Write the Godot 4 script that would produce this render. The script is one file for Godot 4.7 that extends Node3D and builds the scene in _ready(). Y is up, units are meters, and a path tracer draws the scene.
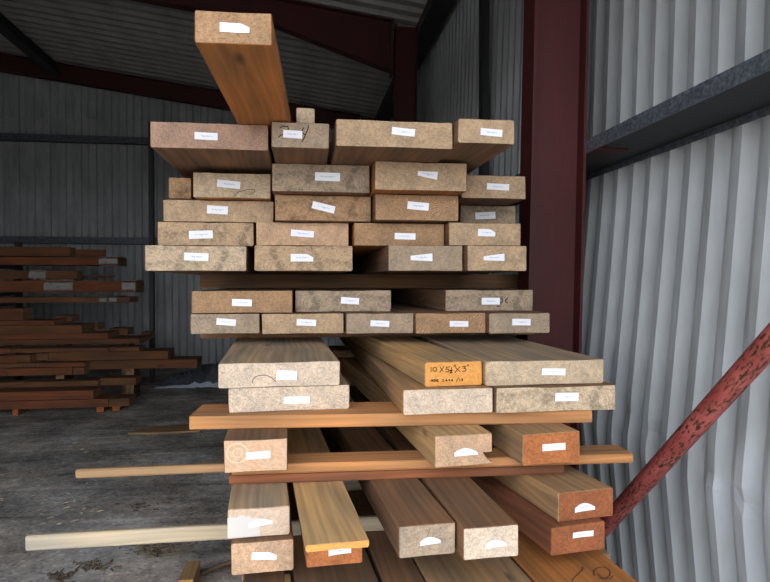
extends Node3D
# A tagged timber stack inside an open-fronted steel shed. World axes follow the shed: -z runs into the shed, +x to the sheeted side wall.

const F := 620.0          # focal length in pixels of a 770 x 582 frame
const EYE := 1.5
var cam_basis := Basis()
var names := {}
var mats := {}
var end_tex := []
var long_tex := []
var tag_tex := []
var rng := RandomNumberGenerator.new()

# ------------------------------------------------------------------ naming
func numbered(called: String) -> String:
	if not names.has(called):
		names[called] = 0
		return called
	names[called] += 1
	return "%s_%03d" % [called, names[called]]

func tag(o, label: String, category: String, group := ""):
	o.set_meta("label", label)
	o.set_meta("category", category)
	if group != "":
		o.set_meta("group", group)
	return o

func thing(called: String, label: String, category: String, group := "") -> Node3D:
	var o := Node3D.new()
	o.name = numbered(called)
	add_child(o)
	tag(o, label, category, group)
	return o

func part(called: String, mesh: Mesh, m, parent) -> MeshInstance3D:
	var o := MeshInstance3D.new()
	o.mesh = mesh
	if m != null:
		o.material_override = m
	if parent == self:
		o.name = numbered(called)
		add_child(o)
	else:
		o.name = called
		parent.add_child(o, true)
	return o

func structure(called: String, mesh: Mesh, m, parent = self) -> MeshInstance3D:
	var o := part(called, mesh, m, parent)
	if parent == self:
		o.set_meta("kind", "structure")
	return o

# ------------------------------------------------------------------ measuring: pixel to a plane z = -d
func spot(px: float, py: float, d: float) -> Vector3:
	var r := cam_basis * Vector3((px - 385.0) / F, -(py - 291.0) / F, -1.0)
	return Vector3(0, EYE, 0) + r * (d / -r.z)

func spot_y(px: float, py: float, h: float) -> Vector3:   # pixel to the level EYE + h
	var r := cam_basis * Vector3((px - 385.0) / F, -(py - 291.0) / F, -1.0)
	return Vector3(0, EYE, 0) + r * (h / r.y)

# ------------------------------------------------------------------ textures
func noise(s: int, freq: float, oct := 3) -> FastNoiseLite:
	var n := FastNoiseLite.new()
	n.seed = s
	n.noise_type = FastNoiseLite.TYPE_SIMPLEX_SMOOTH
	n.frequency = freq
	n.fractal_octaves = oct
	return n

func make_end_texture(kind: int, s: int) -> ImageTexture:
	var w := 512
	var h := 160
	var im := Image.create(w, h, false, Image.FORMAT_RGB8)
	var fine := noise(s, 0.13, 2)
	var mid := noise(s + 1, 0.045, 3)
	var big := noise(s + 2, 0.011, 2)
	var warp := noise(s + 3, 0.02, 2)
	var r := RandomNumberGenerator.new()
	r.seed = s
	var cx := r.randf_range(60, 450)
	var cy := r.randf_range(-260, -60) if s % 2 == 0 else r.randf_range(240, 420)
	for y in h:
		for x in w:
			var f := fine.get_noise_2d(x, y)
			var m := mid.get_noise_2d(x, y)
			var b := big.get_noise_2d(x, y)
			var k := warp.get_noise_2d(x, y)
			var dist := Vector2(x - cx, y - cy).length() + k * 16.0
			var ring := sin(dist * 0.36 + k * 2.0)
			var v: float = 0.83 + f * [0.14, 0.09, 0.08, 0.11, 0.16, 0.04][kind] + m * 0.08 + b * 0.08 + r.randf_range(-0.04, 0.04)
			var warm := 0.5 + b * 0.8
			match kind:
				0:   # speckled, faint rings
					v += ring * 0.025
					if f > 0.42:
						v -= 0.10
				1:   # slanted saw marks
					var saw := sin((x * 0.8 + y * 0.9 + k * 14.0) * 0.62)
					v += saw * 0.075 * (0.4 + clampf(b * 2.0 + 0.5, 0.0, 1.0))
				2:   # clear growth rings
					v += ring * 0.030
				3:   # weather stains
					v += clampf(b + m * 0.4, -1, 0) * 0.16 + ring * 0.025
					warm += b * 0.5
				4:   # fine pores
					v += ring * 0.02
					if f > 0.34 and m > 0.0:
						v -= 0.10
					if f < -0.40:
						v += 0.08
				5:   # bright smooth new cut
					v = 0.90 + f * 0.03 + m * 0.04 + ring * 0.025
			warm = clampf(warm, 0.0, 1.0)
			v = clampf(v, 0.18, 1.0)
			im.set_pixel(x, y, Color(v, pow(v, 1.07) * (0.985 - 0.025 * warm), pow(v, 1.20) * (0.98 - 0.055 * warm)))
	# drying checks: short dark cracks
	var cracks := [5, 3, 4, 7, 6, 1][kind] as int
	for c in cracks:
		var p := Vector2(r.randf_range(10, 500), r.randf_range(10, 150))
		var a := r.randf_range(-0.7, 0.7)
		for i in r.randi_range(14, 55):
			p += Vector2(cos(a), sin(a)) * 0.9
			a += r.randf_range(-0.25, 0.25)
			if p.x > 1 and p.x < w - 2 and p.y > 1 and p.y < h - 2:
				var o := im.get_pixelv(Vector2i(p))
				im.set_pixelv(Vector2i(p), o.darkened(0.38))
	im.generate_mipmaps()
	return ImageTexture.create_from_image(im)

func make_long_texture(s: int, knots: int) -> ImageTexture:
	var w := 768
	var h := 192
	var im := Image.create(w, h, false, Image.FORMAT_RGB8)
	var fine := noise(s, 0.05, 3)
	var big := noise(s + 1, 0.012, 2)
	var wob := noise(s + 2, 0.008, 2)
	var r := RandomNumberGenerator.new()
	r.seed = s
	var ks := []
	for i in knots:
		ks.append(Vector3(r.randf_range(20, w - 20), r.randf_range(10, h - 10), r.randf_range(3, 7)))
	for y in h:
		for x in w:
			var yy := y + wob.get_noise_2d(x * 0.4, y * 0.5) * 7.0
			var dark := 0.0
			for k in ks:
				var dd: float = Vector2((x - k.x) * 0.35, y - k.y).length()
				if dd < k.z * 4.0:
					yy += (k.z * 4.0 - dd) * signf(y - k.y) * 0.28
				if dd < k.z:
					dark = maxf(dark, 1.0 - dd / k.z)
			var g := fine.get_noise_2d(x * 0.10, yy * 3.2)
			var b := big.get_noise_2d(x * 0.5, y * 1.6)
			var v := clampf(0.84 + g * 0.15 + b * 0.15 - dark * 0.35, 0.15, 1.0)
			im.set_pixel(x, y, Color(v, v * (0.96 - 0.05 * b), v * (0.91 - 0.12 * b)))
	im.generate_mipmaps()
	return ImageTexture.create_from_image(im)

func make_tag_texture(s: int) -> ImageTexture:
	var im := Image.create(96, 40, false, Image.FORMAT_RGB8)
	im.fill(Color(0.97, 0.97, 0.98))
	var r := RandomNumberGenerator.new()
	r.seed = s
	var x := 22 + s % 5
	while x < 76:
		var wd := r.randi_range(2, 4)
		var y0 := r.randi_range(15, 18)
		im.fill_rect(Rect2i(x, y0, wd, r.randi_range(3, 8)), Color(0.60, 0.66, 0.78).lerp(Color(0.88, 0.90, 0.93), r.randf() * 0.8))
		x += wd + r.randi_range(1, 4)
	im.generate_mipmaps()
	return ImageTexture.create_from_image(im)

func make_rust_texture() -> ImageTexture:
	var im := Image.create(384, 192, false, Image.FORMAT_RGB8)
	var a := noise(71, 0.085, 4)
	var b := noise(72, 0.014, 2)
	var c := noise(73, 0.2, 2)
	for y in 192:
		for x in 384:
			var col := Color(0.60, 0.26, 0.25).lerp(Color(0.70, 0.36, 0.34), clampf(b.get_noise_2d(x, y) + 0.5, 0, 1))
			var n := a.get_noise_2d(x * 0.7, y) + b.get_noise_2d(x + 300, y) * 0.35
			if n > 0.16:
				col = Color(0.38, 0.21, 0.15).lerp(Color(0.55, 0.33, 0.22), clampf(c.get_noise_2d(x, y) + 0.5, 0, 1))
			if n > 0.40:
				col = Color(0.20, 0.12, 0.10)
			if n > 0.13 and n < 0.16:
				col = col.darkened(0.45)
			col = col.lightened(clampf(c.get_noise_2d(x, y) * 0.10, 0, 1))
			im.set_pixel(x, y, col)
	im.generate_mipmaps()
	return ImageTexture.create_from_image(im)

func make_floor_texture() -> ImageTexture:
	var n := 1024
	var im := Image.create(n, n, false, Image.FORMAT_RGB8)
	var a := noise(11, 0.012, 4)
	var b := noise(12, 0.09, 3)
	var st := noise(13, 0.02, 3)
	var sp := noise(14, 0.35, 1)
	for y in n:
		for x in n:
			var v := 0.68 + a.get_noise_2d(x, y) * 0.26 + b.get_noise_2d(x, y) * 0.13
			var streak := st.get_noise_2d(x * 0.35, y * 2.2)
			v += clampf(streak - 0.20, 0, 1) * 0.3
			v += clampf(-streak - 0.30, 0, 1) * -0.4
			var warm := clampf(a.get_noise_2d(x + 500, y) + 0.5, 0, 1)
			var q := sp.get_noise_2d(x, y)
			if q > 0.62:
				v += 0.16
			elif q < -0.62:
				v -= 0.18
			v = clampf(v, 0.1, 1.0)
			im.set_pixel(x, y, Color(v, v * (1.0 - 0.045 * warm), v * (1.0 - 0.09 * warm)))
	im.generate_mipmaps()
	return ImageTexture.create_from_image(im)

func make_sheet_texture(s: int) -> ImageTexture:   # dusty sheet steel: blotches and fine scratches
	var im := Image.create(256, 256, false, Image.FORMAT_RGB8)
	var a := noise(s, 0.02, 4)
	var b := noise(s + 1, 0.12, 2)
	for y in 256:
		for x in 256:
			var v := clampf(0.90 + a.get_noise_2d(x, y * 0.4) * 0.13 + b.get_noise_2d(x * 2.0, y * 0.3) * 0.05, 0, 1)
			im.set_pixel(x, y, Color(v, v, v))
	im.generate_mipmaps()
	return ImageTexture.create_from_image(im)

func make_galvanised_texture() -> ImageTexture:
	var im := Image.create(256, 256, false, Image.FORMAT_RGB8)
	var a := FastNoiseLite.new()
	a.seed = 5
	a.noise_type = FastNoiseLite.TYPE_CELLULAR
	a.frequency = 0.06
	a.cellular_return_type = FastNoiseLite.RETURN_CELL_VALUE
	var b := noise(6, 0.08, 3)
	for y in 256:
		for x in 256:
			var v := clampf(0.72 + a.get_noise_2d(x, y) * 0.13 + b.get_noise_2d(x, y) * 0.22, 0, 1)
			im.set_pixel(x, y, Color(v, v, v * 1.02))
	im.generate_mipmaps()
	return ImageTexture.create_from_image(im)

# ------------------------------------------------------------------ materials
func plain(called: String, c: Color, rough := 0.85, metal := 0.0, tex: Texture2D = null, scale := 0.0) -> StandardMaterial3D:
	if mats.has(called):
		return mats[called]
	var m := StandardMaterial3D.new()
	m.resource_name = called
	m.albedo_color = c
	m.roughness = rough
	m.metallic = metal
	if tex:
		m.albedo_texture = tex
	if scale > 0.0:
		m.uv1_triplanar = true
		m.uv1_world_triplanar = true
		m.uv1_scale = Vector3(scale, scale, scale)
	mats[called] = m
	return m

const ENDC := {
	"tan": Color(0.81, 0.715, 0.60), "grey": Color(0.73, 0.665, 0.59), "pale": Color(0.86, 0.79, 0.69),
	"pink": Color(0.75, 0.63, 0.56), "orange": Color(0.93, 0.67, 0.36), "red": Color(0.68, 0.42, 0.27),
	"cream": Color(0.92, 0.86, 0.79), "peach": Color(0.87, 0.74, 0.62),
	"ruddy": Color(0.74, 0.61, 0.48), "rust": Color(0.79, 0.50, 0.30), "white": Color(0.85, 0.77, 0.69)}
const SIDEC := {
	"brown": Color(0.56, 0.43, 0.32), "amber": Color(0.78, 0.52, 0.27), "grey": Color(0.76, 0.68, 0.58),
	"orange": Color(0.82, 0.60, 0.40), "light": Color(0.88, 0.74, 0.54), "red": Color(0.62, 0.39, 0.26),
	"white": Color(0.78, 0.75, 0.69), "tan": Color(0.74, 0.61, 0.46),
	"rackred": Color(0.56, 0.35, 0.24), "rackbrown": Color(0.53, 0.37, 0.26)}

func end_mat(c: String, v: int) -> StandardMaterial3D:
	return plain("end_%s_%d" % [c, v], ENDC[c], 0.92, 0.0, end_tex[v])

func side_mat(c: String, v: int) -> StandardMaterial3D:
	return plain("side_%s_%d" % [c, v], SIDEC[c], 0.88, 0.0, long_tex[v])

# ------------------------------------------------------------------ mesh helpers
func quad(st: SurfaceTool, a: Vector3, b: Vector3, c: Vector3, d: Vector3, ua := Vector2.ZERO, ub := Vector2.ZERO, uc := Vector2.ZERO, ud := Vector2.ZERO):
	st.set_uv(ua); st.add_vertex(a)
	st.set_uv(ub); st.add_vertex(b)
	st.set_uv(uc); st.add_vertex(c)
	st.set_uv(ua); st.add_vertex(a)
	st.set_uv(uc); st.add_vertex(c)
	st.set_uv(ud); st.add_vertex(d)

func begin() -> SurfaceTool:
	var st := SurfaceTool.new()
	st.begin(Mesh.PRIMITIVE_TRIANGLES)
	st.set_smooth_group(-1)
	return st

func box(st: SurfaceTool, lo: Vector3, hi: Vector3):
	var p := func(i): return Vector3(hi.x if i & 1 else lo.x, hi.y if i & 2 else lo.y, hi.z if i & 4 else lo.z)
	for f in [[4, 6, 7, 5], [1, 3, 2, 0], [0, 2, 6, 4], [5, 7, 3, 1], [2, 3, 7, 6], [0, 4, 5, 1]]:
		var a: Vector3 = p.call(f[0]); var b: Vector3 = p.call(f[1]); var c: Vector3 = p.call(f[2]); var d: Vector3 = p.call(f[3])
		quad(st, a, b, c, d, Vector2(a.x + a.z, a.y), Vector2(b.x + b.z, b.y), Vector2(c.x + c.z, c.y), Vector2(d.x + d.z, d.y))

func done(st: SurfaceTool) -> ArrayMesh:
	st.generate_normals()
	return st.commit()

func boxes(list: Array) -> ArrayMesh:
	var st := begin()
	for b in list:
		box(st, b[0], b[1])
	return done(st)

# a tapered tube through points
func tube(points: Array, radii: Array, sides := 20, texlen := 1.0) -> ArrayMesh:
	var st := SurfaceTool.new()
	st.begin(Mesh.PRIMITIVE_TRIANGLES)
	var rings := []
	var run := 0.0
	var lens := []
	for i in points.size():
		var t: Vector3 = (points[min(i + 1, points.size() - 1)] - points[max(i - 1, 0)]).normalized()
		var u := t.cross(Vector3.UP if absf(t.y) < 0.9 else Vector3.RIGHT).normalized()
		var v := t.cross(u)
		if i > 0:
			run += points[i].distance_to(points[i - 1])
		lens.append(run)
		var ring := []
		for k in sides + 1:
			var a := TAU * k / sides
			ring.append(points[i] + (u * cos(a) + v * sin(a)) * radii[i])
		rings.append(ring)
	for i in points.size() - 1:
		for k in sides:
			quad(st, rings[i][k], rings[i][k + 1], rings[i + 1][k + 1], rings[i + 1][k],
				Vector2(lens[i] / texlen, float(k) / sides), Vector2(lens[i] / texlen, float(k + 1) / sides),
				Vector2(lens[i + 1] / texlen, float(k + 1) / sides), Vector2(lens[i + 1] / texlen, float(k) / sides))
	st.set_smooth_group(-1)
	for e in [0, points.size() - 1]:
		for k in sides:
			st.set_uv(Vector2.ZERO); st.add_vertex(points[e])
			st.set_uv(Vector2.ZERO); st.add_vertex(rings[e][k if e > 0 else k + 1])
			st.set_uv(Vector2.ZERO); st.add_vertex(rings[e][k + 1 if e > 0 else k])
	return done(st)

# A sawn timber: front end at z = 0, running to z = -len; base at y = 0, centred on x.
# edges are a little uneven and chamfered; custom = outline in fractions of width and thickness.
func timber_mesh(w: float, t: float, l: float, em, sm, s: int, rough := 1.0, custom := []) -> ArrayMesh:
	var r := RandomNumberGenerator.new()
	r.seed = s * 7919 + 13
	var out := PackedVector2Array()
	if custom.size():
		for p in custom:
			out.append(Vector2((p[0] - 0.5) * w, p[1] * t))
	else:
		var c := minf(0.004 * rough, t * 0.2) * r.randf_range(0.6, 1.5)
		var corners := [Vector2(-w / 2, 0), Vector2(w / 2, 0), Vector2(w / 2, t), Vector2(-w / 2, t)]
		for i in 4:
			var a: Vector2 = corners[i]
			var b: Vector2 = corners[(i + 1) % 4]
			var dir := (b - a).normalized()
			var nrm := Vector2(-dir.y, dir.x)       # points inward for this order
			var len := a.distance_to(b)
			var n: int = clampi(int(len / 0.05), 1, 7)
			for k in n + 1:
				var f := lerpf(c, len - c, float(k) / n)
				var jit := 0.0 if i == 0 else r.randf_range(0.0, 0.0022) * rough
				out.append(a + dir * f + nrm * jit)
	var n := out.size()
	var ctr := Vector2(0, t / 2)
	var zs := [0.0, -0.003, -l * 0.25, -l * 0.5, -l * 0.75, -l]
	var uoff := r.randf() * maxf(0.0, 1.0 - l / 3.2)
	var voff := r.randf()
	var st := begin()
	var rings := []
	for j in zs.size():
		var ring := []
		var bow := Vector2(r.randf_range(-1, 1), 0) * (0.002 * rough if j > 1 else 0.0)
		for i in n:
			var p := out[i]
			if j == 0:
				p = p + (ctr - p).normalized() * minf(0.0022, t * 0.08)
			ring.append(Vector3(p.x + bow.x, p.y, zs[j]))
		rings.append(ring)
	for j in zs.size() - 1:
		var run := 0.0
		for i in n:
			var i2 := (i + 1) % n
			var seg := out[i].distance_to(out[i2])
			var u0: float = -zs[j] / 3.2 + uoff
			var u1: float = -zs[j + 1] / 3.2 + uoff
			var v0 := run / 0.62 + voff
			var v1 := (run + seg) / 0.62 + voff
			quad(st, rings[j][i], rings[j + 1][i], rings[j + 1][i2], rings[j][i2], Vector2(u0, v0), Vector2(u1, v0), Vector2(u1, v1), Vector2(u0, v1))
			run += seg
	st.generate_normals()
	st.set_material(sm)
	var mesh := st.commit()
	var cap := begin()
	var tri := Geometry2D.triangulate_polygon(out)
	var mu := r.randf_range(0.0, maxf(0.0, 1.0 - w / 0.5))
	var mv := r.randf_range(0.0, maxf(0.0, 1.0 - t / 0.16))
	var flip := r.randf() < 0.5
	for e in [0, zs.size() - 1]:
		for i in range(0, tri.size(), 3):
			var order := [tri[i], tri[i + 1], tri[i + 2]]
			if e > 0:
				order.reverse()
			# front cap must run clockwise as seen from +z
			var pa := out[order[0]]; var pb := out[order[1]]; var pc := out[order[2]]
			var crossv := (pb - pa).cross(pc - pa)
			if (e == 0 and crossv > 0) or (e > 0 and crossv < 0):
				order = [order[0], order[2], order[1]]
			for k in order:
				var p := out[k]
				var uu := (p.x + w / 2) / maxf(0.5, w)
				cap.set_uv(Vector2(1.0 - mu - uu if flip else mu + uu, mv + (t - p.y) / maxf(0.16, t)))
				cap.add_vertex(rings[e][k])
	cap.generate_normals()
	cap.set_material(em)
	return cap.commit(mesh)

# paper tag stapled on an end: w x h, slightly curled, shape 0 whole, 1 torn to a hump, 2 narrowing to its left, 3 dog-eared
func tag_mesh(w: float, h: float, shape: int, s: int) -> ArrayMesh:
	var r := RandomNumberGenerator.new()
	r.seed = s
	var lift := r.randf_range(0.001, 0.005)
	var side := 1.0 if r.randf() < 0.5 else -1.0
	var st := SurfaceTool.new()
	st.begin(Mesh.PRIMITIVE_TRIANGLES)
	var nx := 8
	var top := func(u):
		match shape:
			1: return 0.30 + 0.70 * sin(PI * clampf(u * 0.85 + 0.12, 0, 1))
			2: return 0.72 + 0.28 * u
			3: return 1.0 - clampf((u - 0.72) * 1.6, 0, 1)
		return 1.0
	var low := func(u):
		match shape:
			2: return 0.18 - 0.18 * u
		return 0.0
	var pts := []
	for i in nx + 1:
		var u := float(i) / nx
		var cu := pow(absf(u - 0.5) * 2.0, 2.5)
		var z := 0.0016 + lift * (cu if signf(u - 0.5) == side else cu * 0.2)
		var a := Vector3((u - 0.5) * w, (low.call(u) - 0.5) * h, z)
		var b := Vector3((u - 0.5) * w, (top.call(u) - 0.5) * h, z + lift * 0.25)
		pts.append([a, b, u, low.call(u), top.call(u)])
	for i in nx:
		var p = pts[i]; var q = pts[i + 1]
		quad(st, p[0], p[1], q[1], q[0], Vector2(p[2], 1 - p[3]), Vector2(p[2], 1 - p[4]), Vector2(q[2], 1 - q[4]), Vector2(q[2], 1 - q[3]))
		var e := Vector3(0, 0, -0.0004)
		quad(st, q[0] + e, q[1] + e, p[1] + e, p[0] + e, Vector2(0.02, 0.02), Vector2(0.02, 0.02), Vector2(0.02, 0.02), Vector2(0.02, 0.02))
	return done(st)

# drawn lines as thin raised ribbons: lines = arrays of Vector3, n = way the surface faces
func ribbon_mesh(lines: Array, width: float, nrm: Vector3) -> ArrayMesh:
	var st := begin()
	for l in lines:
		for i in l.size() - 1:
			var a: Vector3 = l[i]
			var b: Vector3 = l[i + 1]
			var d := (b - a).normalized()
			a -= d * width * 0.3
			b += d * width * 0.3
			var s := d.cross(nrm) * width / 2
			quad(st, a - s, a + s, b + s, b - s)
	return done(st)

# ------------------------------------------------------------------ timbers of the stack
var serial := 0

# b = [x0, y0, x1, y1 (end face in the photograph), d, base, top (heights over eye level), turn, length, end colour, side colour, grain, tag, label]
# tag = [] or [x, y, w, h, angle, shape]
func timber(b: Array, custom := []) -> Node3D:
	serial += 1
	var ym: float = (b[1] + b[3]) / 2.0
	var d: float = b[4]
	var mid: float = (b[0] + b[2]) / 2.0
	if d < 0.0:
		d = -d
	elif b[3] < 240:          # well over eye level: the lower edge tells how far off the end is
		d = b[5] / (spot(mid, b[3], 1.0).y - EYE)
	elif b[1] < 340:
		d = d * -(cam_basis * Vector3((mid - 385.0) / F, 0, -1.0)).z
	var pa := spot(b[0], ym, d)
	var pb := spot(b[2], ym, d)
	var w := pb.x - pa.x
	var t: float = b[6] - b[5]
	var o := thing("timber_plank", b[13], "timber", "sawn timbers in the tagged stack")
	o.position = Vector3((pa.x + pb.x) / 2, EYE + b[5], -d)
	o.rotation_degrees.y = b[7]
	part("wood_body", timber_mesh(w, t, b[8], end_mat(b[9], b[11]), side_mat(b[10], serial % 3), serial, 1.0, custom), null, o)
	var g: Array = b[12]
	if g.size():
		var p := face_point(b, w, t, g[0], g[1])
		var m := part("paper_tag", tag_mesh(float(g[2]) / (b[2] - b[0]) * w, float(g[3]) / (b[3] - b[1]) * t, g[5], serial), plain("paper_%d" % (serial % 3), Color(0.95, 0.95, 0.96), 0.7, 0.0, tag_tex[serial % 3]), o)
		m.position = p
		m.rotation_degrees.z = g[4]
		m.set_meta("label", "small white paper tag stapled on the cut end")
	o.set_meta("face", [b, w, t])
	return o

func face_point(b: Array, w: float, t: float, px: float, py: float) -> Vector3:
	return Vector3(((px - b[0]) / (b[2] - b[0]) - 0.5) * w, (b[3] - py) / (b[3] - b[1]) * t, 0.0)

# strokes given in a blown-up view (origin x0, y0, scale) of the photograph, put on the end of timber o
func mark_end(o: Node3D, x0: float, y0: float, k: float, strokes: Array, width: float, m, called: String, label: String):
	var f = o.get_meta("face")
	var lines := []
	for s in strokes:
		var l := []
		for i in range(0, s.size(), 2):
			var p := face_point(f[0], f[1], f[2], x0 + s[i] / k, y0 + s[i + 1] / k)
			p.z = 0.0008
			l.append(p)
		lines.append(l)
	part(called, ribbon_mesh(lines, width, Vector3(0, 0, 1)), m, o).set_meta("label", label)

# cross timber along x: from pixel x0 to x1 (measured at height yp), front at d, wd deep
func cross_timber(called: String, x0: float, x1: float, yp: float, d: float, wd: float, hb: float, ht: float, endc: String, sidec: String, ev: int, label: String, category: String, group: String, turn := 0.0) -> Node3D:
	serial += 1
	var pa := spot(x0, yp, d)
	var pb := spot(x1, yp, d)
	var o := thing(called, label, category, group)
	o.position = Vector3(pa.x, EYE + hb, -d - wd / 2)
	o.rotation_degrees.y = -90.0 + turn
	part("wood_body", timber_mesh(wd, ht - hb, pb.x - pa.x, end_mat(endc, ev), side_mat(sidec, serial % 3), serial), null, o)
	return o

func corrugated(ss: Array, ts: Array, place: Callable, thick: Vector3) -> ArrayMesh:
	# ss = [[s, offset], ...] across the ribs, ts along the ribs
	var st := begin()
	for i in ss.size() - 1:
		for j in ts.size() - 1:
			var a: Vector3 = place.call(ss[i][0], ss[i][1], ts[j])
			var b: Vector3 = place.call(ss[i + 1][0], ss[i + 1][1], ts[j])
			var c: Vector3 = place.call(ss[i + 1][0], ss[i + 1][1], ts[j + 1])
			var d: Vector3 = place.call(ss[i][0], ss[i][1], ts[j + 1])
			quad(st, a, b, c, d)
			quad(st, d + thick, c + thick, b + thick, a + thick)
	return done(st)

func rib_profile(s0: float, s1: float, crest: float, flank: float, valley: float, depth: float) -> Array:
	var out := []
	var s := s0
	var dirn := signf(s1 - s0)
	while (s1 - s) * dirn > 0.0:
		out.append([s, -depth / 2]); s += crest * dirn
		out.append([s, -depth / 2]); s += flank * dirn
		out.append([s, depth / 2]); s += valley * dirn
		out.append([s, depth / 2]); s += flank * dirn
	return out

# ================================================================== the scene
func _ready():
	rng.seed = 4
	# --- camera
	var cam := Camera3D.new()
	cam.name = "camera"
	cam.fov = rad_to_deg(2.0 * atan(291.0 / F))
	cam.position = Vector3(0, EYE, 0)
	cam.rotation = Vector3(-atan(8.0 / F), -atan(85.0 / F), 0)
	cam.near = 0.05
	cam.far = 200.0
	add_child(cam)
	cam.current = true
	cam_basis = Basis.from_euler(cam.rotation)
	# --- overcast sky through the open front of the shed
	var sky_m := ProceduralSkyMaterial.new()
	sky_m.sky_top_color = Color(0.86, 0.89, 0.93)
	sky_m.sky_horizon_color = Color(0.93, 0.94, 0.95)
	sky_m.ground_bottom_color = Color(0.40, 0.39, 0.37)
	sky_m.ground_horizon_color = Color(0.55, 0.54, 0.52)
	sky_m.sun_angle_max = 0.0
	var sky := Sky.new()
	sky.sky_material = sky_m
	var env := Environment.new()
	env.background_mode = Environment.BG_SKY
	env.sky = sky
	env.tonemap_mode = Environment.TONE_MAPPER_LINEAR
	env.tonemap_exposure = 6.4
	env.sdfgi_enabled = true
	env.ssao_enabled = true
	env.ssil_enabled = true
	var we := WorldEnvironment.new()
	we.name = "world_environment"
	we.environment = env
	add_child(we)

	# --- textures
	for k in 6:
		end_tex.append(make_end_texture(k, 20 + k * 7))
	for k in 3:
		long_tex.append(make_long_texture(90 + k * 11, 2 + k * 2))
		tag_tex.append(make_tag_texture(300 + k))

	build_shed()
	build_stack()
	build_rack()
	build_floor_things()

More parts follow.
